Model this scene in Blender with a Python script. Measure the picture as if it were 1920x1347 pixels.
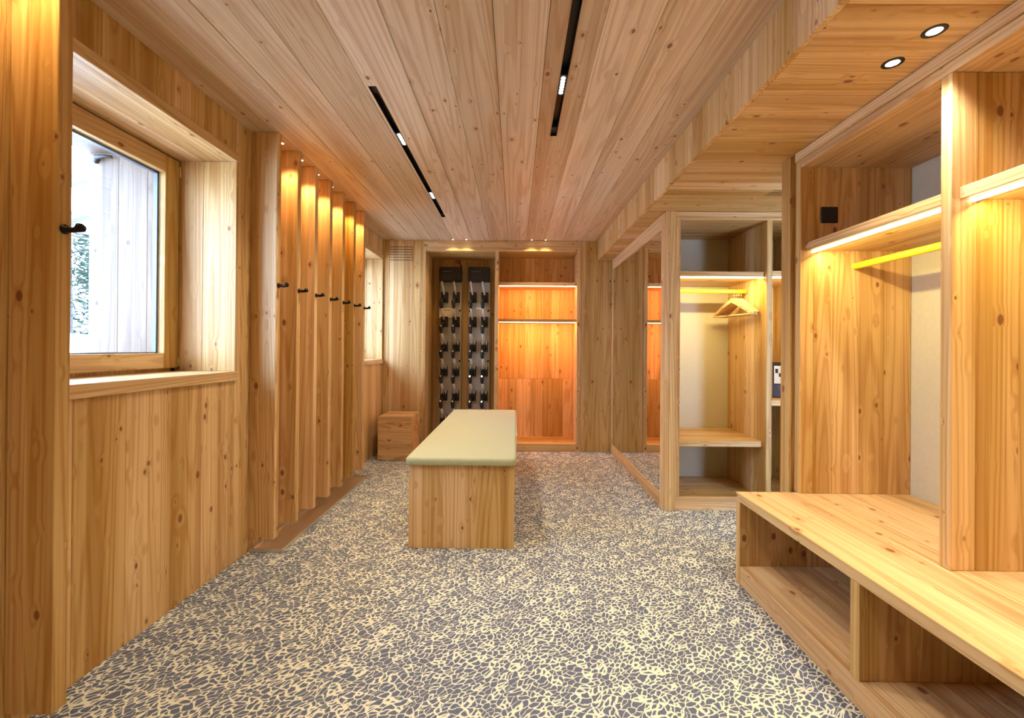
import bpy, bmesh, math, random
from mathutils import Matrix, Vector
random.seed(7)
C = bpy.context.scene.collection
S = bpy.context.scene
for o in list(bpy.data.objects): bpy.data.objects.remove(o)

# ------------------------------------------------------------------ camera
cam_d = bpy.data.cameras.new('camera'); cam = bpy.data.objects.new('camera', cam_d); C.objects.link(cam)
cam_d.sensor_width = 36; cam_d.sensor_fit = 'HORIZONTAL'
cam_d.lens = 36 * 831.7 / 1920
cam_d.shift_x = -1.127 / 1920; cam_d.shift_y = -22.83 / 1920
cam_d.clip_start = .02; cam_d.clip_end = 200
ro, pi_, ya = .0078, .0028, -.0067
Rz = Matrix(((math.cos(ya), -math.sin(ya), 0), (math.sin(ya), math.cos(ya), 0), (0, 0, 1)))
Rx = Matrix(((1, 0, 0), (0, math.cos(pi_), math.sin(pi_)), (0, -math.sin(pi_), math.cos(pi_))))
Rr = Matrix(((math.cos(ro), 0, math.sin(ro)), (0, 1, 0), (-math.sin(ro), 0, math.cos(ro))))
W = Rr @ Rx @ Rz
right, fwd, upv = W[0], W[1], W[2]
m = Matrix.Identity(4)
for i in range(3):
    m[i][0] = right[i]; m[i][1] = upv[i]; m[i][2] = -fwd[i]; m[i][3] = (0, 0, 1.22)[i]
cam.matrix_world = m
S.camera = cam

# ------------------------------------------------------------------ world, exposure
S.view_settings.view_transform = 'Standard'; S.view_settings.look = 'None'
S.view_settings.gamma = 1; S.view_settings.use_curve_mapping = False
S.view_settings.exposure = 0.28
w = bpy.data.worlds.new('overcast_sky'); S.world = w; w.use_nodes = True
w.node_tree.nodes['Background'].inputs[0].default_value = (.50, .67, 1, 1)
w.node_tree.nodes['Background'].inputs[1].default_value = 22

WARM = (1, .66, .31); AMBER = (1, .38, .10); YEL = (1, .81, .33); NEUT = (1, .89, .74); SOFF = (1, .90, .72)
def area(name, loc, rot, sx, sy, power, col, portal=False, spread=180):
    d = bpy.data.lights.new(name, 'AREA'); d.shape = 'RECTANGLE'; d.size = sx; d.size_y = sy
    d.energy = power; d.color = col; d.spread = math.radians(spread)
    if portal: d.cycles.is_portal = True
    o = bpy.data.objects.new(name, d); C.objects.link(o); o.location = loc; o.rotation_euler = rot
    return o
def spot(name, loc, power, col, ang=100, blend=.6, r=.02, rot=(0, 0, 0)):
    d = bpy.data.lights.new(name, 'SPOT'); d.energy = power; d.color = col
    d.spot_size = math.radians(ang); d.spot_blend = blend; d.shadow_soft_size = r
    o = bpy.data.objects.new(name, d); C.objects.link(o); o.location = loc; o.rotation_euler = rot
    return o
H = math.pi / 2
# daylight through the two windows (portals guide the sky in)
area('window_portal', (-1.99, 1.96, 1.67), (0, -H, 0), 1.15, 1.0, 1, (1, 1, 1), True)
area('window_portal', (-1.99, 4.74, 1.67), (0, -H, 0), 1.15, .92, 1, (1, 1, 1), True)

CZ = 2.493   # ceiling
SZ = 2.268   # lowered soffit
BY = 5.25    # back wall
LX = -1.577  # left wall
FIN_Y = [2.62 + .2505 * k for k in range(7)]
FIN_LIGHTS = [(-1.474, 1.20)] + [(-1.474, y + .145) for y in FIN_Y[:6]]
TRACK_FILL_SPOTS = [(-.71, 2.72), (-.71, 3.725), (.216, 2.155), (.216, .95), (-.71, .3), (.216, -.3)]  # first three sit in the tracks; the rest are unseen lamps added as room fill
SOFFIT_SPOTS = [(1.361, 1.456), (1.363, 1.619), (1.361, .3), (1.361, .46), (1.361, -.8)]
for x, y in FIN_LIGHTS: spot('fin_lamp', (x, y, CZ - .02), 15 if y > 2 else 13, WARM, 88 if y > 2 else 110, .45, .015)
for x, y in TRACK_FILL_SPOTS: spot('track_and_fill_lamp', (x, y, CZ - .03), 40 if y > 1 else 26, NEUT, 125, .8, .05)
for x, y in SOFFIT_SPOTS: spot('soffit_lamp', (x, y, SZ - .02), 29, SOFF, 110, .7, .03)
for x in (-.746, -.589, .182, .343): spot('back_lamp', (x, 5.15, CZ - .02), 7, WARM, 110, .7, .02)

# ------------------------------------------------------------------ materials
def mat(name):
    M = bpy.data.materials.new(name); M.use_nodes = True
    nt = M.node_tree
    return M, nt, nt.nodes['Principled BSDF']
def lin(c):
    return tuple((v / 12.92 if v <= .04045 else ((v + .055) / 1.055) ** 2.4) for v in [x / 255 for x in c]) + (1,)
def N(nt, t, **k):
    n = nt.nodes.new(t)
    for a, b in k.items(): setattr(n, a, b)
    return n
def math_(nt, op, a, b=None, c=None, clamp=False):
    n = N(nt, 'ShaderNodeMath', operation=op); n.use_clamp = clamp
    for i, v in enumerate((a, b, c)):
        if v is None: continue
        if isinstance(v, (int, float)): n.inputs[i].default_value = v
        else: nt.links.new(v, n.inputs[i])
    return n.outputs[0]
def mix(nt, f, a, b, blend='MIX'):
    n = N(nt, 'ShaderNodeMix', data_type='RGBA', blend_type=blend)
    for i, v in ((0, f), (6, a), (7, b)):
        if isinstance(v, (int, float)): n.inputs[i].default_value = v
        elif isinstance(v, tuple): n.inputs[i].default_value = v
        else: nt.links.new(v, n.inputs[i])
    return n.outputs[2]
def smooth(nt, v, a, b, x=0, y=1):
    n = N(nt, 'ShaderNodeMapRange', interpolation_type='SMOOTHSTEP')
    nt.links.new(v, n.inputs[0])
    n.inputs[1].default_value = a; n.inputs[2].default_value = b; n.inputs[3].default_value = x; n.inputs[4].default_value = y
    return n.outputs[0]
def noise(nt, vec, scale=1, detail=2, rough=.5):
    n = N(nt, 'ShaderNodeTexNoise'); nt.links.new(vec, n.inputs['Vector'])
    n.inputs['Scale'].default_value = scale; n.inputs['Detail'].default_value = detail; n.inputs['Roughness'].default_value = rough
    return n.outputs['Fac']
def vscale(nt, vec, s):
    n = N(nt, 'ShaderNodeVectorMath', operation='MULTIPLY'); nt.links.new(vec, n.inputs[0]); n.inputs[1].default_value = s
    return n.outputs[0]

def wood(name, axis, light=(232, 197, 142), dark=(190, 140, 84), knot=(112, 66, 38), lam=.115, lamvar=.22, rough=.42,
         ring=1.0, knots=1.0, ringf=15.):
    """spruce board: contour-line growth rings, streaks, lamella tone steps, knots; grain runs along `axis`"""
    M, nt, bs = mat(name)
    tc = N(nt, 'ShaderNodeTexCoord'); oi = N(nt, 'ShaderNodeObjectInfo')
    off = N(nt, 'ShaderNodeVectorMath', operation='ADD')
    rv = N(nt, 'ShaderNodeVectorMath', operation='SCALE'); rv.inputs[0].default_value = (31.7, 57.3, 83.1)
    nt.links.new(oi.outputs['Random'], rv.inputs['Scale'])
    nt.links.new(tc.outputs['Object'], off.inputs[0]); nt.links.new(rv.outputs[0], off.inputs[1])
    p = off.outputs[0]
    def sc(cross, along):
        v = [cross] * 3; v['XYZ'.index(axis)] = along
        return vscale(nt, p, tuple(v))
    # knots
    kn = N(nt, 'ShaderNodeTexVoronoi', feature='F1'); nt.links.new(sc(14, 8.5), kn.inputs['Vector']); kn.inputs['Scale'].default_value = 1
    kd = kn.outputs['Distance']
    ks = N(nt, 'ShaderNodeSeparateColor'); nt.links.new(kn.outputs['Color'], ks.inputs[0])
    rad = math_(nt, 'MULTIPLY_ADD', math_(nt, 'POWER', ks.outputs[0], 1.6), .165 * knots, .03)
    kr = math_(nt, 'DIVIDE', kd, rad)
    kmask = smooth(nt, kr, .75, 1.08, 1, 0)
    kcore = smooth(nt, kr, .0, .8, 1, .35)
    halo = smooth(nt, kr, .9, 3.2, 1, 0)
    # growth rings as contour lines of a stretched noise, bent round the knots
    n1 = noise(nt, sc(7.5, .30), 1, 1, .4)
    bend = math_(nt, 'MULTIPLY', halo, .035)
    n2 = math_(nt, 'ADD', n1, bend)
    wv = math_(nt, 'SINE', math_(nt, 'MULTIPLY', n2, ringf * 2 * math.pi))
    wv = smooth(nt, wv, -.2, 1.0)
    fine = noise(nt, sc(105, 1.4), 1, 2, .6)
    streak = noise(nt, sc(26, .5), 1, 3, .55)
    blot = noise(nt, sc(3.2, .8), 1, 2, .5)
    g = math_(nt, 'MULTIPLY', wv, .42 * ring)
    g = math_(nt, 'ADD', g, math_(nt, 'MULTIPLY_ADD', fine, 1.1, -.55))
    g = math_(nt, 'ADD', g, math_(nt, 'MULTIPLY_ADD', streak, 1.0, -.36), None, True)
    col = mix(nt, g, lin(light), lin(dark))
    heart = smooth(nt, noise(nt, sc(8.5, .14), 1, 1, .4), .53, .66)
    hc = tuple(v * f for v, f in zip(lin(dark)[:3], (.80, .72, .62))) + (1,)
    col = mix(nt, math_(nt, 'MULTIPLY', heart, .42), col, hc)
    # lamella / board tone
    sp = N(nt, 'ShaderNodeSeparateXYZ'); nt.links.new(p, sp.inputs[0])
    ids = []
    for k in 'XYZ':
        if k != axis: ids.append(math_(nt, 'FLOOR', math_(nt, 'DIVIDE', sp.outputs[k], lam)))
    cx = N(nt, 'ShaderNodeCombineXYZ'); nt.links.new(ids[0], cx.inputs[0]); nt.links.new(ids[1], cx.inputs[1])
    wn = N(nt, 'ShaderNodeTexWhiteNoise', noise_dimensions='3D'); nt.links.new(cx.outputs[0], wn.inputs['Vector'])
    tone = math_(nt, 'ADD', math_(nt, 'MULTIPLY', wn.outputs['Value'], lamvar), math_(nt, 'MULTIPLY', oi.outputs['Random'], lamvar * .9))
    tone = math_(nt, 'ADD', tone, math_(nt, 'MULTIPLY', blot, .16))
    val = math_(nt, 'SUBTRACT', 1.07 + lamvar * .55, tone)
    hs = N(nt, 'ShaderNodeHueSaturation'); nt.links.new(col, hs.inputs['Color']); nt.links.new(val, hs.inputs['Value'])
    nt.links.new(math_(nt, 'MULTIPLY_ADD', tone, .7, .86), hs.inputs['Saturation'])
    col = hs.outputs[0]
    col = mix(nt, math_(nt, 'MULTIPLY', halo, .22), col, lin(dark))
    kc = mix(nt, kcore, lin(tuple(int(c * 1.25) for c in knot)), lin(knot))
    col = mix(nt, math_(nt, 'MULTIPLY', kmask, .85), col, kc)
    nt.links.new(col, bs.inputs['Base Color'])
    nt.links.new(math_(nt, 'MULTIPLY_ADD', fine, .2, rough - .1), bs.inputs['Roughness'])
    bs.inputs['Specular IOR Level'].default_value = .35
    bp = N(nt, 'ShaderNodeBump'); bp.inputs['Strength'].default_value = .14; bp.inputs['Distance'].default_value = .002
    nt.links.new(math_(nt, 'ADD', wv, fine), bp.inputs['Height']); nt.links.new(bp.outputs[0], bs.inputs['Normal'])
    return M
WD = {a: wood('spruce_' + a.lower(), a) for a in 'XZ'}
WD['Y'] = wood('spruce_y', 'Y', lamvar=.10)
WC = {'Y': wood('ceiling_spruce', 'Y', light=(232, 208, 178), dark=(196, 158, 122), lam=.3, lamvar=.20, rough=.36, knots=.8)}
WO = wood('rough_sawn_block', 'X', light=(222, 184, 132), dark=(168, 120, 72), lam=.5, ringf=30, rough=.75)
WPALE = wood('exterior_grey_larch', 'Z', light=(116, 100, 86), dark=(88, 75, 66), knot=(60, 50, 44), rough=.6)

def simple(name, col, rough=.5, metal=0, em=None, ems=1, bump=None, spec=.5):
    M, nt, bs = mat(name)
    bs.inputs['Roughness'].default_value = rough; bs.inputs['Metallic'].default_value = metal
    bs.inputs['Specular IOR Level'].default_value = spec
    tc = N(nt, 'ShaderNodeTexCoord')
    n = noise(nt, tc.outputs['Object'], bump[0] if bump else 40, 3)
    c0 = lin(col); c1 = tuple(v * .86 for v in c0[:3]) + (1,)
    nt.links.new(mix(nt, n, c1, c0), bs.inputs['Base Color'])
    if bump:
        b = N(nt, 'ShaderNodeBump'); b.inputs['Strength'].default_value = bump[1]; b.inputs['Distance'].default_value = .003
        nt.links.new(n, b.inputs['Height']); nt.links.new(b.outputs[0], bs.inputs['Normal'])
    if em:
        bs.inputs['Emission Color'].default_value = em + (1,); bs.inputs['Emission Strength'].default_value = ems
    return M
PLASTER = simple('cream_plaster', (214, 206, 180), .85, bump=(60, .1))
BLACK = simple('black_powder_coat', (16, 16, 17), .45)
DARK = simple('dark_plastic', (24, 25, 27), .5)
IRON = simple('dark_iron', (30, 27, 25), .38, .6)
YELLOW = simple('yellow_lacquer', (245, 222, 40), .35)
STEEL = simple('brushed_steel', (232, 228, 220), .34, 1)
CHROME = simple('chrome', (225, 225, 225), .15, 1)
ALU = simple('silver_tube', (222, 220, 214), .35, .1)
GREYMET = simple('grey_rack_sheet', (176, 172, 162), .5, .1)
PAPER = simple('cream_card', (226, 214, 184), .7)
WHITEP = simple('white_card', (235, 235, 230), .6)
INK = simple('grey_ink', (110, 100, 88), .7)
NAVY = simple('navy_card', (66, 70, 98), .6)
FRAMEB = simple('dark_frame', (40, 26, 24), .5)
SNOW = simple('snow', (245, 248, 252), .8, bump=(4, .4))
GREYB = simple('weathered_beam', (92, 92, 94), .7)
NEEDLE = simple('fir_needles', (44, 62, 44), .7)
BARK = simple('bark', (90, 80, 74), .9)
WHITER = simple('warm_grey_render', (140, 116, 98), .8)
REDC = simple('red_cable', (120, 24, 26), .5)
GASKET = simple('grey_blue_spacer', (84, 92, 104), .35, .3)
LEDW = simple('led_white', (255, 250, 240), .5, em=(1, .93, .80), ems=14)
LEDY = simple('led_warm_white', (255, 250, 230), .5, em=(1, .90, .62), ems=5)
LEDA = simple('led_amber', (255, 240, 220), .5, em=(1, .78, .52), ems=3)

def mirror_mat():
    M, nt, bs = mat('mirror_silver'); bs.inputs['Metallic'].default_value = 1
    bs.inputs['Roughness'].default_value = .005; bs.inputs['Base Color'].default_value = (.82, .84, .83, 1); return M
MIRROR = mirror_mat()
def glass_mat():
    M, nt, bs = mat('window_glass'); nt.nodes.remove(bs)
    out = nt.nodes['Material Output']
    tr = N(nt, 'ShaderNodeBsdfTransparent'); gl = N(nt, 'ShaderNodeBsdfGlossy'); gl.inputs['Roughness'].default_value = .01
    tr.inputs[0].default_value = (.96, .985, .98, 1)
    fr = N(nt, 'ShaderNodeFresnel'); ge = N(nt, 'ShaderNodeNewGeometry')
    nt.links.new(math_(nt, 'MULTIPLY_ADD', ge.outputs['Backfacing'], 1 / 1.5 - 1.5, 1.5), fr.inputs[0])
    mx = N(nt, 'ShaderNodeMixShader'); nt.links.new(fr.outputs[0], mx.inputs[0]); nt.links.new(tr.outputs[0], mx.inputs[1]); nt.links.new(gl.outputs[0], mx.inputs[2])
    nt.links.new(mx.outputs[0], out.inputs[0]); return M
GLASS = glass_mat()

def carpet_mat():
    M, nt, bs = mat('fleck_carpet')
    tc = N(nt, 'ShaderNodeTexCoord'); p = tc.outputs['Object']
    def warp(vec, sc_, amp, det=1):
        wn = N(nt, 'ShaderNodeTexNoise'); nt.links.new(vec, wn.inputs['Vector']); wn.inputs['Scale'].default_value = sc_; wn.inputs['Detail'].default_value = det
        v = N(nt, 'ShaderNodeVectorMath', operation='SUBTRACT'); nt.links.new(wn.outputs['Color'], v.inputs[0]); v.inputs[1].default_value = (.5, .5, .5)
        v2 = N(nt, 'ShaderNodeVectorMath', operation='MULTIPLY_ADD'); nt.links.new(v.outputs[0], v2.inputs[0]); v2.inputs[1].default_value = (amp, amp, 0); nt.links.new(vec, v2.inputs[2])
        return v2.outputs[0]
    q = warp(warp(p, 6, .07), 38, .022)
    mr = N(nt, 'ShaderNodeVectorRotate', rotation_type='Z_AXIS'); nt.links.new(q, mr.inputs['Vector']); mr.inputs['Angle'].default_value = math.radians(-42)
    mp = N(nt, 'ShaderNodeVectorMath', operation='MULTIPLY'); nt.links.new(mr.outputs[0], mp.inputs[0]); mp.inputs[1].default_value = (33, 58, 1)
    vo = N(nt, 'ShaderNodeTexVoronoi', feature='DISTANCE_TO_EDGE', voronoi_dimensions='2D'); nt.links.new(mp.outputs[0], vo.inputs['Vector']); vo.inputs['Scale'].default_value = 1
    vc = N(nt, 'ShaderNodeTexVoronoi', feature='F1', voronoi_dimensions='2D'); nt.links.new(mp.outputs[0], vc.inputs['Vector']); vc.inputs['Scale'].default_value = 1
    sc = N(nt, 'ShaderNodeSeparateColor'); nt.links.new(vc.outputs['Color'], sc.inputs[0])
    # gap width varies from fleck to fleck and in soft zones
    zone = noise(nt, p, 9, 2)
    th = math_(nt, 'MULTIPLY_ADD', math_(nt, 'POWER', sc.outputs[0], 2.5), .22, .048)
    th = math_(nt, 'ADD', th, math_(nt, 'MULTIPLY', smooth(nt, zone, .55, .8), .10))
    fl = math_(nt, 'MULTIPLY', math_(nt, 'SUBTRACT', vo.outputs['Distance'], th), 12)
    fl = math_(nt, 'ADD', fl, .5, None, True)
    pile = noise(nt, p, 420, 2)
    base = mix(nt, pile, lin((206, 203, 176)), lin((236, 234, 210)))
    flk = mix(nt, pile, lin((76, 82, 100)), lin((116, 122, 138)))
    nt.links.new(mix(nt, fl, base, flk), bs.inputs['Base Color'])
    bs.inputs['Roughness'].default_value = .9; bs.inputs['Specular IOR Level'].default_value = .15
    b = N(nt, 'ShaderNodeBump'); b.inputs['Strength'].default_value = .4; b.inputs['Distance'].default_value = .002
    nt.links.new(pile, b.inputs['Height']); nt.links.new(b.outputs[0], bs.inputs['Normal'])
    return M
CARPET = carpet_mat()
def felt_mat():
    M, nt, bs = mat('green_wool_felt')
    tc = N(nt, 'ShaderNodeTexCoord')
    a = noise(nt, tc.outputs['Object'], 260, 3, .7); b_ = noise(nt, tc.outputs['Object'], 6, 3)
    c = mix(nt, a, lin((140, 142, 96)), lin((216, 214, 168)))
    c = mix(nt, math_(nt, 'MULTIPLY', b_, .25), c, lin((176, 172, 124)))
    nt.links.new(c, bs.inputs['Base Color']); bs.inputs['Roughness'].default_value = .95
    bs.inputs['Sheen Weight'].default_value = .3
    b = N(nt, 'ShaderNodeBump'); b.inputs['Strength'].default_value = .8; b.inputs['Distance'].default_value = .004
    nt.links.new(a, b.inputs['Height']); nt.links.new(b.outputs[0], bs.inputs['Normal'])
    return M
FELT = felt_mat()

# ------------------------------------------------------------------ helpers
def wpos(o):
    p = Vector(o.location)
    while o.parent: o = o.parent; p += Vector(o.location)
    return p
def link(name, me, m_, parent=None, loc=(0, 0, 0)):
    """loc is a world position; the mesh is in coordinates relative to it"""
    o = bpy.data.objects.new(name, me); C.objects.link(o)
    if m_ is not None: me.materials.append(m_)
    if parent is not None:
        o.parent = parent; o.location = Vector(loc) - wpos(parent)
    else: o.location = loc
    return o
def tag(o, label=None, cat=None, group=None, kind=None):
    for k, v in (('label', label), ('category', cat), ('group', group), ('kind', kind)):
        if v: o[k] = v
    return o
def empty(name, loc):
    o = bpy.data.objects.new(name, None); C.objects.link(o); o.location = loc; o.empty_display_size = .1; return o
def fin(name, bm, m_, parent=None, loc=None, smoothed=False):
    """bm in world coordinates"""
    if loc is None:
        co = [v.co for v in bm.verts]
        loc = Vector([(min(c[i] for c in co) + max(c[i] for c in co)) / 2 for i in range(3)])
    loc = Vector(loc)
    bmesh.ops.translate(bm, verts=bm.verts, vec=-loc)
    bmesh.ops.recalc_face_normals(bm, faces=bm.faces)
    me = bpy.data.meshes.new(name); bm.to_mesh(me); bm.free()
    if smoothed:
        for f in me.polygons: f.use_smooth = True
    return link(name, me, m_, parent, loc)
def abox(bm, x0, x1, y0, y1, z0, z1):
    g = bmesh.ops.create_cube(bm, size=1)
    for v in g['verts']:
        v.co = Vector(((x0 + x1) / 2 + v.co.x * (x1 - x0), (y0 + y1) / 2 + v.co.y * (y1 - y0), (z0 + z1) / 2 + v.co.z * (z1 - z0)))
    return g['verts']
def box(name, b, m_, parent=None, bev=.0015, seg=1):
    bm = bmesh.new(); abox(bm, *b)
    if bev: bmesh.ops.bevel(bm, geom=bm.edges[:], offset=bev, segments=seg, affect='EDGES', profile=.5)
    return fin(name, bm, m_, parent, smoothed=seg > 2)
def boxes(name, bs_, m_, parent=None):
    bm = bmesh.new()
    for b in bs_: abox(bm, *b)
    return fin(name, bm, m_, parent)
def acyl(bm, p, q, r, r2=None, n=16, cap=True):
    p, q = Vector(p), Vector(q); d = q - p
    g = bmesh.ops.create_cone(bm, cap_ends=cap, segments=n, radius1=r, radius2=r if r2 is None else r2, depth=d.length)
    M_ = Matrix.Translation((p + q) / 2) @ d.to_track_quat('Z', 'Y').to_matrix().to_4x4()
    bmesh.ops.transform(bm, matrix=M_, verts=g['verts'])
def cyl(name, p, q, r, m_, parent=None, r2=None, n=16):
    bm = bmesh.new(); acyl(bm, p, q, r, r2, n); return fin(name, bm, m_, parent)
def atube(bm, pts, r, n=8):
    pts = [Vector(p) for p in pts]; rings = []
    for i, p in enumerate(pts):
        d = (pts[min(i + 1, len(pts) - 1)] - pts[max(i - 1, 0)]).normalized()
        a = d.orthogonal().normalized() if i == 0 else (pa - d * pa.dot(d)).normalized()
        pa = a; b = d.cross(a); rr = r[i] if isinstance(r, (list, tuple)) else r
        rings.append([bm.verts.new(p + (a * math.cos(t) + b * math.sin(t)) * rr) for t in [2 * math.pi * k / n for k in range(n)]])
    for i in range(len(rings) - 1):
        for k in range(n): bm.faces.new((rings[i][k], rings[i][(k + 1) % n], rings[i + 1][(k + 1) % n], rings[i + 1][k]))
    bm.faces.new(rings[0][::-1]); bm.faces.new(rings[-1])
def tube(name, pts, r, m_, parent=None, n=8):
    bm = bmesh.new(); atube(bm, pts, r, n); return fin(name, bm, m_, parent, smoothed=True)
def boards(parent, b, along, cuts, mats=WD, grain='Z', jit=.0012, name='board', gap=.0012):
    """slab b split across axis `along` at `cuts`; every piece its own object, edges chamfered, faces slightly uneven"""
    i = 'xyz'.index(along) * 2; thin = min(range(3), key=lambda k: b[2 * k + 1] - b[2 * k]) * 2
    e = [b[i]] + [c for c in cuts if b[i] + .01 < c < b[i + 1] - .01] + [b[i + 1]]
    out = []
    for a, c in zip(e[:-1], e[1:]):
        bb = list(b); bb[i] = a + gap / 2; bb[i + 1] = c - gap / 2
        if thin != i:
            j = random.uniform(0, jit); bb[thin] += j; bb[thin + 1] -= j
        out.append(box(name, bb, mats[grain], parent, bev=.0012))
    return out
def cutlist(a, step, n=60): return [a + step * k for k in range(-n, n)]

# ================================================================== SETTING
fl = box('floor', (-1.62, 2.45, -1.35, 5.3, -.05, 0), CARPET, bev=0); tag(fl, 'leopard-flecked cream and grey carpet', kind='structure')

# ceiling: one board per plank, two of them slotted for the light tracks
ce = box('ceiling', (-1.62, 2.45, -1.35, 5.8, CZ + .05, CZ + .12), BLACK, bev=0); tag(ce, 'spruce plank ceiling', kind='structure')
seams = [LX - .04, -1.42, -1.215, -.98, -.745, -.52, -.31, -.095, .12, .335, .55, .76, 1.0]
T1 = (-.730, -.692, 2.157, 4.314); T2 = (.197, .235, -.9, 2.654)
for a, b in zip(seams[:-1], seams[1:]):
    a += .0008; b -= .0008
    t = T1 if abs(a + .745) < .01 else T2 if abs(a - .12) < .01 else None
    dz = random.uniform(0, .0012)
    if t:
        boxes('plank', [(a, t[0], -1.35, 5.27, CZ + dz, CZ + .02), (t[1], b, -1.35, 5.27, CZ + dz, CZ + .02),
                        (t[0], t[1], -1.35, t[2], CZ + dz, CZ + .02), (t[0], t[1], t[3], 5.27, CZ + dz, CZ + .02)], WC['Y'], ce)
    else: box('plank', (a, b, -1.35, 5.27, CZ + dz, CZ + .02), WC['Y'], ce, bev=.0022)

# lowered soffit over the wardrobes: vertical fascia boards and cross boards underneath
so = box('ceiling_soffit', (.995, 2.45, -1.35, 5.3, SZ + .03, CZ + .05), BLACK, bev=0); tag(so, 'lowered spruce soffit over the wardrobes', kind='structure')
fc = [1.571 + .2235 * k for k in range(-14, 17)]
boards(so, (.969, .994, -1.35, BY, SZ, CZ), 'y', fc, name='fascia_board')
boards(so, (.994, 2.4, -1.35, BY, SZ, SZ + .022), 'y', [1.347 + .2235 * k for k in range(-12, 18)], grain='X', name='plank')

# left wall with two deep window niches
wl = boxes('wall_left', [(LX - .36, LX - .022, -1.35, 1.425, -.05, CZ + .1), (LX - .36, LX - .022, 1.425, 2.505, -.05, 1.025), (LX - .36, LX - .022, 1.425, 2.505, 2.285, CZ + .1),
                         (LX - .36, LX - .022, 2.505, 4.255, -.05, CZ + .1), (LX - .36, LX - .022, 4.255, 5.245, -.05, 1.025), (LX - .36, LX - .022, 4.255, 5.245, 2.285, CZ + .1),
                         (LX - .36, LX - .022, 5.245, 5.9, -.05, CZ + .1)], WD['Z'])
tag(wl, 'spruce board wall with windows', kind='structure')
WINS = [(1.45, 2.48), (4.28, 5.22)]
lc = [1.573 + .217 * k for k in range(-14, 18)]
ys = sorted([-1.35, 5.27] + lc + [y for w_ in WINS for y in w_])
ys = [y for y in ys if -1.36 < y < 5.28]
yy = [ys[0]]
for y in ys[1:]:
    if y - yy[-1] > .004: yy.append(y)
for a, b in zip(yy[:-1], yy[1:]):
    a += .0006; b -= .0006; mid = (a + b) / 2; j = random.uniform(0, .0015)
    if any(w0 < mid < w1 for w0, w1 in WINS):
        box('plank', (LX - .02, LX - j, a, b, 0, 1.03), WD['Z'], wl, bev=.0012)
        box('plank', (LX - .02, LX - j, a, b, 2.30, CZ), WD['Z'], wl, bev=.0012)
    else:
        box('plank', (LX - .02, LX - j, a, b, 0, CZ), WD['Z'], wl, bev=.0012)

def window(n, y0, y1, label):
    wn = empty('window_%d' % n, (-1.93, (y0 + y1) / 2, 1.078)); tag(wn, label, kind='structure')
    z0, z1 = 1.078, 2.256
    box('sill_board', (-1.93, LX + .014, y0 - .004, y1 + .012, z0 - .052, z0), WD['Y'], wn, .002)
    box('head_trim', (LX - .02, LX + .008, y0 - .03, y1 + .012, z1, z1 + .052), WD['Y'], wn, .002)
    # niche lining boards
    for a, b in ((-1.93, -1.762), (-1.761, LX + .002)):
        box('lining_board', (a, b, y1, y1 + .02, z0, z1), WD['Z'], wn)
        box('lining_board', (a, b, y0 - .02, y0, z0, z1), WD['Z'], wn)
        box('lining_board', (a, min(b, LX - .021), y0 - .02, y1 + .02, z1 + .001, z1 + .02), WD['Y'], wn, 0)
    # fixed outer frame
    fo = boxes('outer_frame', [(-1.965, -1.915, y0, y0 + .03, z0, z1), (-1.965, -1.915, y1 - .03, y1, z0, z1),
                               (-1.965, -1.915, y0, y1, z0, z0 + .03), (-1.965, -1.915, y0, y1, z1 - .03, z1)], WD['Z'], wn)
    # opening sash
    a, b, c, d = y0 + .012, y1 - .012, z0 + .018, z1 - .008
    sa = empty('sash', (0, 0, 0)); sa.parent = wn; sa.location = Vector((-1.93, (a + b) / 2, c)) - wpos(wn)
    ww = .096
    box('stile', (-1.95, -1.888, a, a + ww, c, d), WD['Z'], sa, .003)
    box('stile', (-1.95, -1.888, b - ww, b, c, d), WD['Z'], sa, .003)
    box('rail', (-1.95, -1.889, a + ww, b - ww, c, c + .082), WD['Y'], sa, .003)
    box('rail', (-1.95, -1.889, a + ww, b - ww, d - .094, d), WD['Y'], sa, .003)
    ga, gb, gc, gd = a + ww, b - ww, c + .082, d - .094
    boxes('spacer', [(-1.946, -1.925, gb - .012, gb, gc, gd), (-1.946, -1.925, ga, ga + .012, gc, gd), (-1.946, -1.925, ga, gb, gd - .012, gd), (-1.946, -1.925, ga, gb, gc, gc + .006)], GASKET, sa)
    box('pane', (-1.925, -1.921, ga, gb, gc, gd), GLASS, sa, bev=0)
    box('hinge', (-1.890, -1.880, b - .004, b + .006, d - .09, d - .03), CHROME, sa, .001)
    box('hinge', (-1.890, -1.880, b - .004, b + .006, c + .01, c + .06), CHROME, sa, .001)
    # outer reveal, pale
    box('outer_sill', (-2.44, -1.97, y0 - .05, y1 + .11, z0 - .03, z0 + .01), WHITER, wn)
    for a_, b_ in ((-2.48, -2.31), (-2.309, -2.14), (-2.139, -1.95)):
        box('reveal_board', (a_, b_, y1 + .075, y1 + .10, .6, 2.36), WPALE, wn)
    box('reveal_soffit', (-2.48, -1.945, y0 - .1, y1 + .1, 2.33, 2.36), WPALE, wn)
    return wn
w1 = window(1, 1.45, 2.48, 'wooden casement window in deep niche behind the nearest fin')
w2 = window(2, 4.28, 5.22, 'far window niche before the back wall')
hk = tube('shutter_hook', [(-2.44, 2.553, 2.285), (-2.42, 2.53, 2.30), (-2.36, 2.52, 2.302), (-2.33, 2.535, 2.302)], [.018, .014, .008, .008], BLACK)
tag(hk, 'small black shutter hook at the top of the pale reveal outside the window', 'hook')

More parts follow.
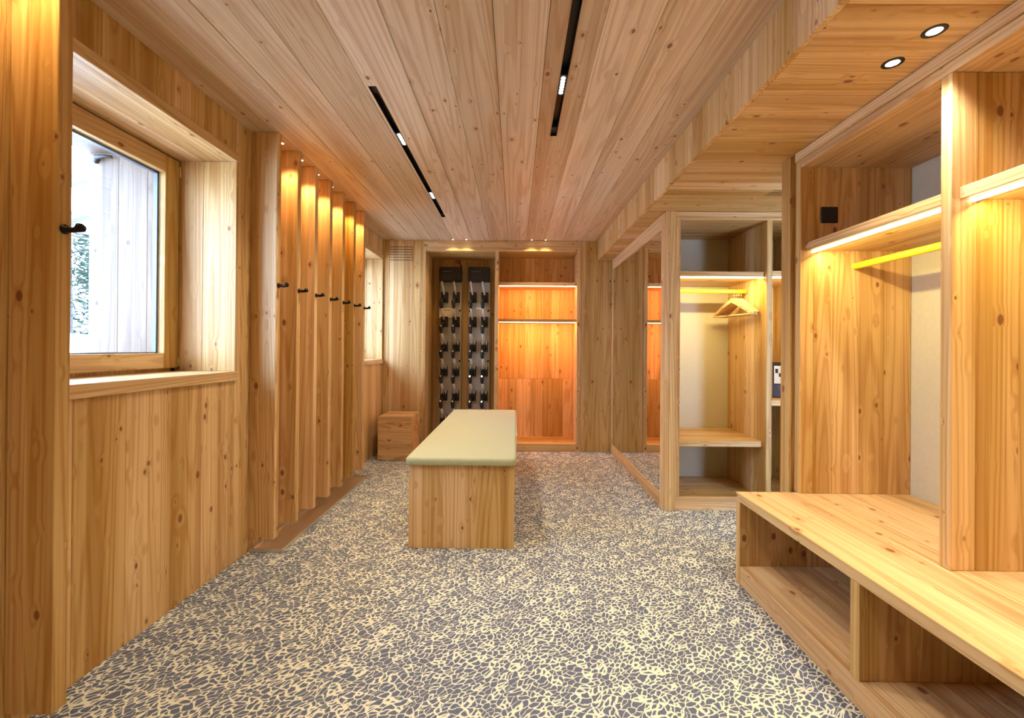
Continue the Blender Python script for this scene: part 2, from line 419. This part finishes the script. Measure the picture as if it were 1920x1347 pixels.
# back wall
wb = boxes('wall_back', [(LX - .05, -1.14, BY + .022, BY + .65, -.05, CZ + .1), (-1.14, .80, BY + .56, BY + .65, -.05, CZ + .1), (.80, 1.3, BY + .022, BY + .65, -.05, CZ + .1)], WD['Z'])
tag(wb, 'spruce board back wall', kind='structure')
for a, b in ((LX, -1.50), (-1.499, -1.262), (-1.261, -1.096)): box('plank', (a, b, BY, BY + .02, 0, CZ), WD['Z'], wb)
for a, b in ((.767, .86), (.861, 1.136)): box('plank', (a, b, BY, BY + .02, 0, CZ), WD['Z'], wb)

# right hand walls
wr = boxes('wall_right', [(2.07, 2.2, -1.35, 2.42, 0, SZ + .02), (2.34, 2.45, 2.42, 4.1, 0, SZ + .02)], PLASTER); tag(wr, 'cream plastered wall behind the wardrobe bays', kind='structure')
wr2 = boxes('wall_recess', [(1.165, 2.4, 4.0, 4.1, 0, SZ + .02), (1.165, 1.2, 3.4, 5.27, 0, SZ + .02)], PLASTER); tag(wr2, 'cream plastered wall behind the far wardrobe', kind='structure')
we = empty('trim_1', (1.6, 2.455, 0)); tag(we, 'spruce end post closing the wardrobe run', kind='structure')
box('end_board', (1.485, 2.09, 2.416, 2.495, 0, SZ), WD['Z'], we, .002)
box('recess_board', (1.515, 2.09, 2.376, 2.415, .47, SZ), WD['Z'], we, 0)
# wall behind the camera
wf = boxes('wall_front', [(-1.62, 2.45, -1.35, -1.25, 0, CZ)], WD['Z']); tag(wf, 'spruce wall behind the viewer', kind='structure')

# ================================================================== LEFT FINS
def hook(x, y, z, parent):
    """short turned peg pointing into the room with an upturned round end"""
    bm = bmesh.new()
    atube(bm, [(x, y, z), (x + .004, y, z), (x + .006, y, z), (x + .030, y, z - .003), (x + .044, y, z + .001), (x + .052, y, z + .006), (x + .058, y, z + .008)],
          [.0155, .0155, .010, .0085, .011, .0155, .012], 14)
    return fin('coat_hook', bm, IRON, parent, smoothed=True)
ordn = ['first', 'second', 'third', 'fourth', 'fifth', 'sixth', 'seventh']
def make_fin(y0, y1, x1, label):
    f = empty('partition_fin', (LX, (y0 + y1) / 2, 0)); tag(f, label, 'partition', 'spruce partition fins along the window wall')
    box('fin_board', (LX + .0005, x1, y0, y1, .072, CZ - .0005), WD['Z'], f, .002)
    hook(x1, (y0 + y1) / 2 + (.02 if y0 < 2 else .03) * 0, 1.584, f)
    return f
make_fin(1.366, 1.413, -1.427, 'nearest upright spruce fin, standing alone left of the big window')
for k, y in enumerate(FIN_Y):
    make_fin(y, y + .048, -1.423, ['first fin right of the big window, its broad side in shadow', 'second fin from the big window in the row of seven', 'third fin from the big window in the row of seven',
             'middle fin of the row of seven, counted from either end', 'third fin from the back end of the row', 'second fin from the back end of the row', 'last fin of the row, next to the far window niche'][k])
# drip tray on the floor under the fins
tr = empty('drip_tray', (-1.47, 3.37, 0)); tag(tr, 'long flat brushed steel drip tray on the carpet beneath the fins', 'tray')
box('tray_base', (LX + .005, -1.368, 2.615, 4.14, .001, .012), STEEL, tr, .001)
box('rim', (-1.374, -1.368, 2.615, 4.14, .012, .022), STEEL, tr, .001)
box('rim', (LX + .005, -1.374, 2.615, 2.621, .012, .022), STEEL, tr, .001)
box('rim', (LX + .005, -1.374, 4.134, 4.14, .012, .022), STEEL, tr, .001)
box('drain_rail', (-1.545, -1.538, 2.621, 4.134, .012, .026), CHROME, tr, .001)

# ================================================================== LIGHT FITTINGS
def downlight(x, y, z, r, label, group, em=LEDW):
    d = empty('downlight', (x, y, z)); tag(d, label, 'ceiling light', group)
    bm = bmesh.new()
    n = 24; prof = [(r, 0), (r, -.002), (r * .93, -.003), (r * .66, -.003), (r * .62, -.0005)]
    rings = [[bm.verts.new((x + a * math.cos(t), y + a * math.sin(t), z + h_)) for t in [2 * math.pi * k / n for k in range(n)]] for a, h_ in prof]
    for i in range(len(rings) - 1):
        for k in range(n): bm.faces.new((rings[i][k], rings[i][(k + 1) % n], rings[i + 1][(k + 1) % n], rings[i + 1][k]))
    fin('bezel', bm, BLACK if r > .03 else STEEL, d, smoothed=False)
    cyl('lens', (x, y, z - .0015), (x, y, z - .0005), r * .6, em, d, n=24)
    return d
for k, (x, y) in enumerate(FIN_LIGHTS):
    if k: downlight(x, y, CZ, .019, 'small recessed downlight in the ceiling between the %s and %s fins of the row' % (ordn[k - 1], ordn[k]), 'downlights between the fins')
for k, (x, y) in enumerate(SOFFIT_SPOTS):
    if k < 2: downlight(x, y, SZ, .034, ['round black-rimmed downlight in the soffit, the nearer upper one of two', 'round black-rimmed downlight in the soffit, the farther lower one of two'][k], 'soffit downlights')
for k, x in enumerate((-.746, -.589, .182, .343)):
    downlight(x, 5.208, CZ, .014, ['tiny ceiling light by the back wall, leftmost, above the boot dryers', 'tiny ceiling light by the back wall, second from left, above the boot dryers',
              'tiny ceiling light by the back wall, left one above the orange-lit bay', 'tiny ceiling light by the back wall, right one above the orange-lit bay'][k], 'tiny lights along the back wall')
def track(t, spots_, label):
    x0, x1, y0, y1 = t
    e = empty('track_light', ((x0 + x1) / 2, (y0 + y1) / 2, CZ)); tag(e, label, 'ceiling light', 'recessed black light tracks')
    boxes('channel', [(x0, x0 + .002, y0, y1, CZ - .001, CZ + .045), (x1 - .002, x1, y0, y1, CZ - .001, CZ + .045), (x0, x1, y0, y0 + .002, CZ - .001, CZ + .045),
                      (x0, x1, y1 - .002, y1, CZ - .001, CZ + .045), (x0, x1, y0, y1, CZ + .043, CZ + .045)], BLACK, e)
    for y, n in spots_:
        hd = box('light_head', (x0 + .004, x1 - .004, y - .085, y + .085, CZ + .006, CZ + .035), DARK, e, .001)
        for k in range(n):
            yy_ = y + (k - (n - 1) / 2) * .024
            cyl('led', ((x0 + x1) / 2, yy_, CZ + .0045), ((x0 + x1) / 2, yy_, CZ + .006), .0105, LEDW, hd, n=12)
    box('end_cap', (x0 + .004, x1 - .004, y0 + .004, y0 + .08, CZ + .012, CZ + .035), DARK, e, .001)
    box('end_cap', (x0 + .004, x1 - .004, y1 - .08, y1 - .004, CZ + .012, CZ + .035), DARK, e, .001)
track(T1, [(2.72, 6), (3.725, 6)], 'slim black recessed light track left of centre in the plank ceiling')
track(T2, [(2.155, 6), (.95, 6)], 'slim black recessed light track right of centre, running out of the picture top')

# vents
v = empty('vent_grille', (-1.357, BY, 2.33)); tag(v, 'ventilation grille of six black slots high on the left back wall', 'vent')
for k in range(6):
    z = 2.411 - k * .0312
    box('slot', (-1.494, -1.222, BY - .0012, BY + .004, z - .0035, z + .0035), BLACK, v, 0)
v = empty('vent_grille', (1.78, 2.98, SZ)); tag(v, 'small vent of thin slots in the soffit before the far wardrobe', 'vent')
for k in range(4): box('slot', (1.68, 1.95, 2.915 + k * .033, 2.919 + k * .033, SZ - .0012, SZ + .004), BLACK, v, 0)

# ================================================================== BACK CABINET
cb = empty('built_in_cabinet', (-.165, BY, 0)); tag(cb, 'spruce cabinet built into the back wall, dark left bay and orange-lit right bay', 'cabinet')
F0 = BY - .012
box('header_board', (-1.094, .766, F0 + .006, BY + .03, 2.392, CZ - .001), WD['X'], cb)
box('side_frame', (-1.095, -1.066, F0, BY + .03, 0, 2.391), WD['Z'], cb)
box('middle_stile', (-.250, -.206, F0, BY + .42, .094, 2.366), WD['Z'], cb)
box('side_frame', (.721, .766, F0, BY + .03, 0, 2.391), WD['Z'], cb)
box('top_rail', (-1.065, .720, F0, BY + .03, 2.367, 2.391), WD['X'], cb)
box('plinth_rail', (-1.065, .720, F0, BY + .03, 0, .092), WD['X'], cb)
# bays
boards(cb, (-1.09, -.206, BY + .51, BY + .53, .05, 2.40), 'x', [-1.0, -.78, -.62, -.45], name='back_board')
boards(cb, (-1.09, -1.068, BY + .03, BY + .51, .09, 2.39), 'y', [BY + .2, BY + .36], name='side_board')
boards(cb, (-1.066, -.25, BY + .03, BY + .51, 2.36, 2.38), 'y', [BY + .27], grain='X', name='top_board')
box('floor_board', (-1.066, -.25, BY + .03, BY + .51, .06, .092), WD['X'], cb)
boards(cb, (-.25, .745, BY + .42, BY + .44, .05, .83), 'x', [-.08, .02, .22, .42, .6], name='back_board')
boards(cb, (-.25, .745, BY + .42, BY + .44, .832, 2.39), 'x', [-.1, .12, .33, .55], name='back_board')
boards(cb, (-.2499, -.2065, BY + .42, BY + .52, .05, 2.39), 'y', [], name='side_board')
boards(cb, (.7215, .745, BY + .03, BY + .42, .09, 2.39), 'y', [BY + .22], name='side_board')
boards(cb, (-.206, .7215, BY + .03, BY + .42, 2.366, 2.38), 'y', [BY + .24], grain='X', name='top_board')
boards(cb, (-.206, .7215, BY + .03, BY + .42, .07, .094), 'y', [BY + .24], grain='X', name='floor_board')
def shelf(parent, b, strip, led, grain, lab=None):
    s = box('shelf', b, WD[grain], parent, .0015)
    box('light_strip', strip, led, s, 0)
    if lab: s['label'] = lab
    return s
shelf(cb, (-.206, .7215, BY + .02, BY + .42, 1.965, 2.003), (-.20, .715, BY + .028, BY + .040, 1.955, 1.9648), LEDA, 'X')
shelf(cb, (-.206, .7215, BY + .02, BY + .42, 1.533, 1.567), (-.20, .715, BY + .028, BY + .040, 1.524, 1.5328), LEDA, 'X')
area('cabinet_strip', (.258, BY + .045, 1.952), (math.radians(25), 0, 0), .9, .012, 6, AMBER)
area('cabinet_strip', (.258, BY + .045, 1.521), (math.radians(25), 0, 0), .9, .012, 9, AMBER)

# ---- ski boot dryers in the left bay
def dryer(x0, x1, mirrorx, label, lab2):
    y = BY + .40
    d = empty('boot_dryer', ((x0 + x1) / 2, y, .25)); tag(d, label, 'boot dryer', 'boot dryer racks in the back cabinet')
    box('back_plate', (x0, x1, y, y + .03, .20, 2.055), GREYMET, d, .002)
    boxes('wall_bracket', [(x0 + .03, x0 + .06, y + .03, BY + .509, 1.6, 1.7), (x1 - .06, x1 - .03, y + .03, BY + .509, .6, .7)], DARK, d)
    cbx = box('control_box', (x0 - .002, x1 + .002, y - .09, y + .04, 2.052, 2.235), BLACK, d, .006)
    box('display', (x0 + .04, x0 + .17, y - .0925, y - .0895, 2.075, 2.15), DARK, cbx, .001)
    box('label_strip', (x0 + .045, x0 + .16, y - .0935, y - .0895, 2.172, 2.18), INK, cbx, 0)
    box('latch', (x1 - .06, x1 - .02, y - .10, y - .09, 2.08, 2.18), DARK, cbx, .002)
    W_ = x1 - x0
    for c, px in enumerate((x0 + W_ * .22, x0 + W_ * .77)):
        for r in range(6):
            z = 1.858 - r * .311
            bk = box('boot_peg', (px - .044, px + .044, y - .045, y, z - .065, z + .065), BLACK, d, .004)
            bm = bmesh.new()   # nozzle hanging forward and down
            atube(bm, [(px - .006, y - .045, z - .02), (px - .016, y - .13, z - .045), (px - .02, y - .15, z - .07), (px - .018, y - .15, z - .13), (px - .016, y - .148, z - .15)],
                  [.018, .020, .026, .021, .014], 10)
            fin('nozzle', bm, DARK, bk, smoothed=True)
            if r > 0: cyl('nozzle_cap', (px - .02, y - .176, z - .058), (px - .02, y - .166, z - .062), .012, CHROME, bk, n=10)
            # silver tubes coming down on to this peg from the nozzle above
            zt = z + .311 - .15 if r else 2.055
            yt = y - .148 if r else y - .08
            xs = (px - .016) if r else (px - .028)
            boxes_pts = [(xs, yt, zt), (px - .002, y - .05, z + .03)]
            tube('air_tube', boxes_pts, .012, ALU, bk, 8)
            if r > 1: tube('air_tube', [(xs + .012, yt + .01, zt), (px + .018, y - .05, z + .045)], .006, ALU, bk, 8)
            for s_ in (-1, 1):
                if r > 1: bm = bmesh.new(); acyl(bm, (px + s_ * .026, y - .05, z + .065), (px + s_ * .026, y - .05, z + .02), .013, .004, 8); fin('guide_fin', bm, ALU, bk)
    for z in (1.692, 1.05):
        for px in (x0 + .018, x1 - .018): cyl('screw_cap', (px, y - .008, z), (px, y, z), .013, BLACK, d, n=14)
    if lab2 == 'card':
        cd = box('instruction_card', (x0 - .012, x0 + .185, y - .012, y - .002, 1.598, 1.722), PAPER, d, .001)
        box('printed_line', (x0 + .035, x0 + .13, y - .0132, y - .0119, 1.692, 1.700), INK, cd, 0)
    else:
        box('name_plate', (x0 + .10, x0 + .195, y - .003, y, 1.712, 1.732), WHITEP, d, 0)
    return d
dryer(-.965, -.694, 0, 'left boot dryer rack with a cream instruction card', 'card')
dryer(-.604, -.332, 1, 'right boot dryer rack with only a small white plate', 'plate')
cb1 = tube('power_cable', [(-.70, BY + .44, 2.24), (-.71, BY + .44, 2.28), (-.73, BY + .45, 2.33), (-.76, BY + .46, 2.345), (-.78, BY + .46, 2.33), (-.765, BY + .46, 2.31), (-.73, BY + .49, 2.32), (-.72, BY + .50, 2.35)], .006, REDC)
tag(cb1, 'dark red looped power cable above the left boot dryer', 'cable')

# ================================================================== CENTRE BENCH AND BLOCK
be = empty('padded_bench', (-.322, 3.73, 0)); tag(be, 'long spruce box bench with pale green felt seat pad', 'bench')
bz = .508
boards(be, (-.643, 0, 2.694, 2.722, 0, bz), 'x', [-.50, -.29, -.08], name='front_board', gap=.0002, jit=.0002)
boards(be, (-.643, -.615, 2.722, 4.73, 0, bz), 'z', [.17, .34], grain='Y', name='side_board', gap=.0006)
boards(be, (-.028, 0, 2.722, 4.73, 0, bz), 'z', [.17, .34], grain='Y', name='side_board', gap=.0006)
boards(be, (-.643, 0, 4.73, 4.758, 0, bz), 'x', [-.43, -.21], name='end_board', gap=.0004)
bm = bmesh.new(); abox(bm, -.662, .012, 2.665, 4.785, bz + .0005, bz + .048)
bmesh.ops.bevel(bm, geom=[e for e in bm.edges if abs(e.verts[0].co.z - e.verts[1].co.z) > .01], offset=.04, segments=6, affect='EDGES', profile=.5)
bmesh.ops.bevel(bm, geom=[e for e in bm.edges if e.verts[0].co.z > bz + .03 and e.verts[1].co.z > bz + .03], offset=.02, segments=5, affect='EDGES', profile=.5)
bmesh.ops.bevel(bm, geom=[e for e in bm.edges if e.verts[0].co.z < bz + .002 and e.verts[1].co.z < bz + .002], offset=.008, segments=2, affect='EDGES', profile=.5)
fin('seat_pad', bm, FELT, be, smoothed=True)

bm = bmesh.new(); vs = abox(bm, -1.478, -1.112, 4.765, 5.165, .001, .472)
bmesh.ops.bevel(bm, geom=bm.edges[:], offset=.005, segments=2, affect='EDGES')
bl = fin('wood_block', bm, WO); tag(bl, 'rough-sawn solid wooden block stool in the back left corner', 'stool')

# ================================================================== WALL MIRROR
mi = empty('wall_mirror', (1.145, 4.3, 0)); tag(mi, 'tall mirror in a spruce frame on the right wall', 'mirror')
MX = 1.131
box('frame_rail', (MX, 1.160, 3.467, 5.19, 0, .098), WD['Y'], mi)
box('frame_rail', (MX, 1.160, 3.467, 5.19, 2.152, SZ - .001), WD['Y'], mi)
box('frame_stile', (MX, 1.160, 5.191, 5.235, 0, SZ - .001), WD['Z'], mi)
box('frame_stile', (MX, 1.160, 3.358, 3.466, 0, SZ - .001), WD['Z'], mi)
box('mirror_glass', (1.1375, 1.164, 3.466, 5.191, .098, 2.152), MIRROR, mi, bev=0)

# ================================================================== FAR WARDROBE
FY = 3.38
fw = empty('wardrobe', (1.75, FY, 0)); tag(fw, 'far wardrobe facing the room with yellow rail and hangers', 'wardrobe', 'built-in spruce wardrobes')
box('corner_post', (1.1615, 1.212, FY - .022, FY + .05, 0, SZ - .001), WD['Z'], fw, .002)
box('side_panel', (1.2125, 1.25, FY, 4.0, .10, 2.228), WD['Z'], fw)
box('header_board', (1.213, 2.33, FY - .005, FY + .03, 2.230, SZ - .001), WD['X'], fw)
boards(fw, (1.251, 2.33, FY, 4.0, 2.207, 2.228), 'y', [3.6, 3.8], grain='X', name='top_board')
box('plinth_rail', (1.213, 2.33, FY - .004, FY + .03, 0, .099), WD['X'], fw)
dv = empty('divider_panel', (0, 0, 0)); dv.parent = fw; dv.location = Vector((1.926, FY, .1)) - wpos(fw)
boards(dv, (1.906, 1.946, FY, 4.0, .08, 2.206), 'y', [3.58, 3.80], gap=.0003, jit=.0002)
boards(fw, (1.251, 1.905, FY + .031, 3.995, .05, .081), 'y', [3.6, 3.8], grain='X', name='floor_board')
boards(fw, (1.947, 2.31, FY + .031, 3.995, .05, .081), 'y', [3.6, 3.8], grain='X', name='floor_board')
boards(fw, (2.31, 2.335, FY, 4.0, .08, 2.206), 'y', [3.58, 3.80], name='side_board')
shelf(fw, (1.251, 1.9055, FY + .03, 3.995, 1.782, 1.820), (1.255, 1.90, FY + .034, FY + .054, 1.772, 1.7818), LEDY, 'X')
shelf(fw, (1.9465, 2.3095, FY + .012, 3.995, 1.782, 1.824), (1.95, 2.305, FY + .016, FY + .036, 1.772, 1.7818), LEDY, 'X')
boards(fw, (1.251, 1.9055, FY + .04, 3.995, .474, .518), 'y', [3.62, 3.82], grain='X', name='seat_board', gap=.0003, jit=.0002)
boards(fw, (1.9465, 2.3095, FY + .012, 3.995, .795, .836), 'y', [3.62, 3.82], grain='X', name='seat_board', gap=.0003, jit=.0002)
rl = cyl('hanging_rail', (1.2505, 3.66, 1.700), (1.888, 3.66, 1.700), .0165, YELLOW, fw, n=20); rl['label'] = 'yellow hanging rail'
area('wardrobe_strip', (1.578, FY + .058, 1.768), (math.radians(28), 0, 0), .62, .012, 5.5, YEL)
area('wardrobe_strip', (2.13, FY + .04, 1.768), (math.radians(28), 0, 0), .34, .012, 3.5, YEL)

# wooden coat hangers at the right end of the rail
def hanger(x, yaw, label):
    h_ = empty('coat_hanger', (x, 3.66, 1.7165)); tag(h_, label, 'hanger', 'wooden coat hangers on the yellow rail')
    P0 = wpos(h_)
    def addpart(name, bm, m_, sm=False):
        me = bpy.data.meshes.new(name); bmesh.ops.recalc_face_normals(bm, faces=bm.faces); bm.to_mesh(me); bm.free(); me.materials.append(m_)
        if sm:
            for f in me.polygons: f.use_smooth = True
        o = bpy.data.objects.new(name, me); C.objects.link(o); o.parent = h_; return o
    bm = bmesh.new()
    pts = [(0, .018 * math.sin(t), -.016 + .018 * math.cos(t)) for t in [math.radians(a) for a in range(-100, 181, 20)]] + [(0, 0, -.055), (0, 0, -.075)]
    atube(bm, pts, .0018, 6); addpart('hook', bm, CHROME, True)
    # curved shoulders
    bm = bmesh.new(); n = 14; rows = []
    for i in range(n + 1):
        t = -1 + 2 * i / n; y = t * .21; z = -.072 - .125 * abs(t) ** 1.1
        hh = .036 - .012 * abs(t); th = .007 + .004 * (1 - abs(t))
        rows.append([bm.verts.new((sx * th, y, z + sz * hh)) for sx, sz in ((-1, 0), (1, 0), (1, -1), (-1, -1))])
    for a, b in zip(rows[:-1], rows[1:]):
        for k in range(4): bm.faces.new((a[k], a[(k + 1) % 4], b[(k + 1) % 4], b[k]))
    bm.faces.new(rows[0]); bm.faces.new(rows[-1][::-1])
    addpart('shoulder', bm, WD['Y'])
    bm = bmesh.new(); acyl(bm, (0, -.195, -.214), (0, .195, -.214), .006, n=10); addpart('trouser_bar', bm, WD['Y'])
    h_.rotation_euler = (0, 0, yaw)
    return h_
HL = ['wooden coat hanger nearest the middle of the yellow rail', 'wooden coat hanger, second from the middle of the rail', 'wooden coat hanger in the centre of the bunch of five',
      'wooden coat hanger, second from the rail end', 'wooden coat hanger at the rail end against the side panel']
for k, x in enumerate((1.778, 1.797, 1.816, 1.835, 1.854)): hanger(x, math.radians(16 - 2.2 * k), HL[k])

# picture card leaning in the second bay
pc = empty('picture_stand', (2.16, 3.56, .8365)); tag(pc, 'dark framed picture card leaning on the narrow bay shelf of the far wardrobe', 'picture')
def pcpart(name, b, m_):
    bm = bmesh.new(); abox(bm, *b); me = bpy.data.meshes.new(name); bm.to_mesh(me); bm.free(); me.materials.append(m_)
    o = bpy.data.objects.new(name, me); C.objects.link(o); o.parent = pc; return o
pcpart('backing_board', (-.09, .09, 0, .008, 0, .29), FRAMEB)
pcpart('photo_print', (-.078, .078, -.0015, 0, .115, .26), WHITEP)
pcpart('caption_panel', (-.085, .085, -.002, 0, .005, .110), NAVY)
pcpart('pale_patch', (-.05, .0, -.003, -.002, .065, .105), GREYB)
for (a, b, c, d) in ((-.07, -.05, .20, .235), (-.045, -.02, .17, .2), (-.01, .03, .15, .22)): pcpart('printed_figure', (a, b, -.0025, -.0015, c, d), FRAMEB)
pcpart('easel_leg', (-.015, .015, .02, .026, .0, .2), FRAMEB)
pc.rotation_euler = (math.radians(-11), 0, math.radians(-28))

# ================================================================== NEAR WARDROBE
WX = 1.490
nw = empty('wardrobe', (1.78, 1.5, .47)); tag(nw, 'large near wardrobe above the right-hand shelf bench, yellow rail in its bay', 'wardrobe', 'built-in spruce wardrobes')
def panel(parent, name, b, along, cuts, grain='Z'):
    e = empty(name, (0, 0, 0)); e.parent = parent
    e.location = Vector(((b[0] + b[1]) / 2, (b[2] + b[3]) / 2, b[4])) - wpos(parent)
    boards(e, b, along, cuts, grain=grain, gap=.0004, jit=.0003); return e
panel(nw, 'end_panel', (WX, 2.068, 2.335, 2.375, .4705, 2.219), 'x', [1.56, 1.66, 1.80, 1.93])
panel(nw, 'divider_panel', (WX, 2.068, 1.528, 1.568, .4705, 2.179), 'x', [1.575, 1.72, 1.86])
panel(nw, 'divider_panel', (WX, 2.068, .66, .70, .4705, 2.179), 'x', [1.6, 1.74, 1.9])
panel(nw, 'end_panel', (WX, 2.068, -.2, -.16, .4705, 2.179), 'x', [1.6, 1.74, 1.9])
box('trim_board', (WX - .006, WX + .03, -.2, 2.375, 2.220, SZ - .001), WD['Y'], nw)
boards(nw, (WX, 2.068, -.2, 2.334, 2.180, 2.219), 'x', [1.62, 1.78, 1.92], grain='Y', name='top_board', gap=.0006)
def nshelf(y0, y1):
    shelf(nw, (1.516, 2.066, y0, y1, 1.742, 1.783), (1.545, 1.562, y0 + .004, y1 - .004, 1.732, 1.7418), LEDY, 'Y')
    area('wardrobe_strip', (1.57, (y0 + y1) / 2, 1.727), (0, math.radians(-28), 0), 0.012, y1 - y0 - .04, 4.2, YEL)
nshelf(1.5685, 2.3345); nshelf(.7005, 1.5275); nshelf(-.1595, .6595)
for y0, y1 in ((1.5685, 2.3345), (.7005, 1.5275)):
    r_ = cyl('hanging_rail', (1.775, y0, 1.662), (1.775, y1, 1.662), .0165, YELLOW, nw, n=20); r_['label'] = 'yellow hanging rail'
sw = empty('wall_socket', (1.636, 2.335, 1.93)); tag(sw, 'square black wall socket plate in the upper compartment of the near wardrobe', 'socket')
box('face_plate', (1.593, 1.681, 2.326, 2.3345, 1.888, 1.972), BLACK, sw, .003)
cyl('insert', (1.637, 2.3245, 1.93), (1.637, 2.3265, 1.93), .020, DARK, sw, n=20)
for s_ in (-1, 1): cyl('pin_hole', (1.637 + s_ * .008, 2.3235, 1.93), (1.637 + s_ * .008, 2.3248, 1.93), .003, IRON, sw, n=8)

# ================================================================== SHELF BENCH (right)
sb = empty('shelf_bench', (1.6, 1.3, 0)); tag(sb, 'long spruce bench with open shoe compartments under the near wardrobe', 'bench')
BX = 1.172
st = panel(sb, 'seat_top', (BX, 2.068, -.3, 2.356, .428, .470), 'x', [1.46, 1.60, 1.75, 1.9], 'Y')
panel(sb, 'end_panel', (BX, 2.068, 2.313, 2.355, 0, .4275), 'x', [1.24, 1.38, 1.52, 1.66])
panel(sb, 'divider', (BX, 1.95, 1.514, 1.556, .0985, .4275), 'x', [1.24, 1.38, 1.52, 1.66])
panel(sb, 'divider', (BX, 1.95, .70, .742, .0985, .4275), 'x', [1.24, 1.38, 1.52, 1.66])
panel(sb, 'divider', (BX, 1.95, -.1, -.058, .0985, .4275), 'x', [1.24, 1.38, 1.52, 1.66])
box('plinth_board', (BX, BX + .03, -.3, 2.3125, 0, .0975), WD['Y'], sb, .003)
panel(sb, 'bottom_shelf', (BX + .03, 1.95, -.3, 2.3125, .06, .0975), 'x', [1.38, 1.56, 1.74], 'Y')
boards(sb, (1.95, 1.97, -.3, 2.3125, .05, .4275), 'y', cutlist(1.3, .22, 10), name='back_board')

# ================================================================== OUTSIDE
gd = box('ground_outside', (-40, -2.6, -20, 40, -.6, -.5), SNOW, bev=0); tag(gd, 'snow covered ground outside', kind='structure')
bm = bmesh.new()
nx, ny = 14, 30; grid = []
for i in range(nx + 1):
    grid.append([bm.verts.new((-3.3 - 2.2 * i / nx, -2 + 12 * j / ny, 1.18 + .12 * math.sin(i * .5) + .03 * math.sin(j * 1.3 + i))) for j in range(ny + 1)])
for i in range(nx):
    for j in range(ny): bm.faces.new((grid[i][j], grid[i + 1][j], grid[i + 1][j + 1], grid[i][j + 1]))
r_ = bmesh.ops.extrude_face_region(bm, geom=bm.faces[:])
for g_ in r_['geom']:
    if isinstance(g_, bmesh.types.BMVert): g_.co.z = -.5
sk = fin('snow_bank', bm, SNOW, smoothed=False); tag(sk, 'bright snow bank outside below the fir tree', 'snow')
def fir(x, y, z0, h_, label, seed):
    rnd = random.Random(seed)
    t_ = empty('fir_tree', (x, y, z0)); tag(t_, label, 'tree', 'trees outside the window')
    cyl('trunk', (x, y, z0), (x, y, z0 + h_), .09, BARK, t_, r2=.02, n=10)
    vv, ff = [], []
    for _ in range(5200):
        u = rnd.random() ** .7; z = z0 + h_ * (1 - u) ; R = .15 + u * h_ * .34
        a = rnd.random() * 6.283; rr = R * (rnd.random() ** .4); L = .10 + .07 * rnd.random()
        c = Vector((x + rr * math.cos(a), y + rr * math.sin(a), z - rr * .25))
        d = Vector((math.cos(a) + rnd.uniform(-.5, .5), math.sin(a) + rnd.uniform(-.5, .5), rnd.uniform(-.5, .25))).normalized() * L
        s_ = Vector((rnd.uniform(-1, 1), rnd.uniform(-1, 1), rnd.uniform(-1, 1))).normalized() * .022
        k = len(vv); vv += [c - s_, c + s_, c + d + s_ * .2, c + d * .5 + s_.cross(d).normalized() * .02]
        ff += [(k, k + 1, k + 2), (k, k + 3, k + 2), (k + 1, k + 2, k + 3)]
    me = bpy.data.meshes.new('foliage'); me.from_pydata([tuple(p - Vector((x, y, z0))) for p in vv], [], ff)
    fo = link('foliage', me, NEEDLE, t_, (x, y, z0)); fo['kind'] = 'stuff'
fir(-6.9, 6.8, -.5, 3.6, 'green fir tree seen through the window between the fin and pale reveal', 1)
fir(-9.4, 8.2, -.5, 3.0, 'second fir tree farther off behind the snow bank', 2)
for k, (z, y0) in enumerate(((3.02, 4.9), (2.72, 5.1), (2.52, 5.2))):
    rb = empty('roof_beam', (-5.0, y0, z)); bm = bmesh.new()
    abox(bm, -5.9, -4.3, y0, y0 + .10, z, z + .09)
    bmesh.ops.rotate(bm, verts=bm.verts, cent=(-5, y0, z), matrix=Matrix.Rotation(math.radians((-14, -16, 9)[k]), 3, 'Y'))
    bpy.data.objects.remove(rb)
    o = fin('roof_beam', bm, GREYB); tag(o, ['topmost grey eaves beam outside the window', 'middle grey eaves beam outside the window', 'lowest grey eaves beam outside, sloping the other way'][k], 'beam', 'eaves beams outside')
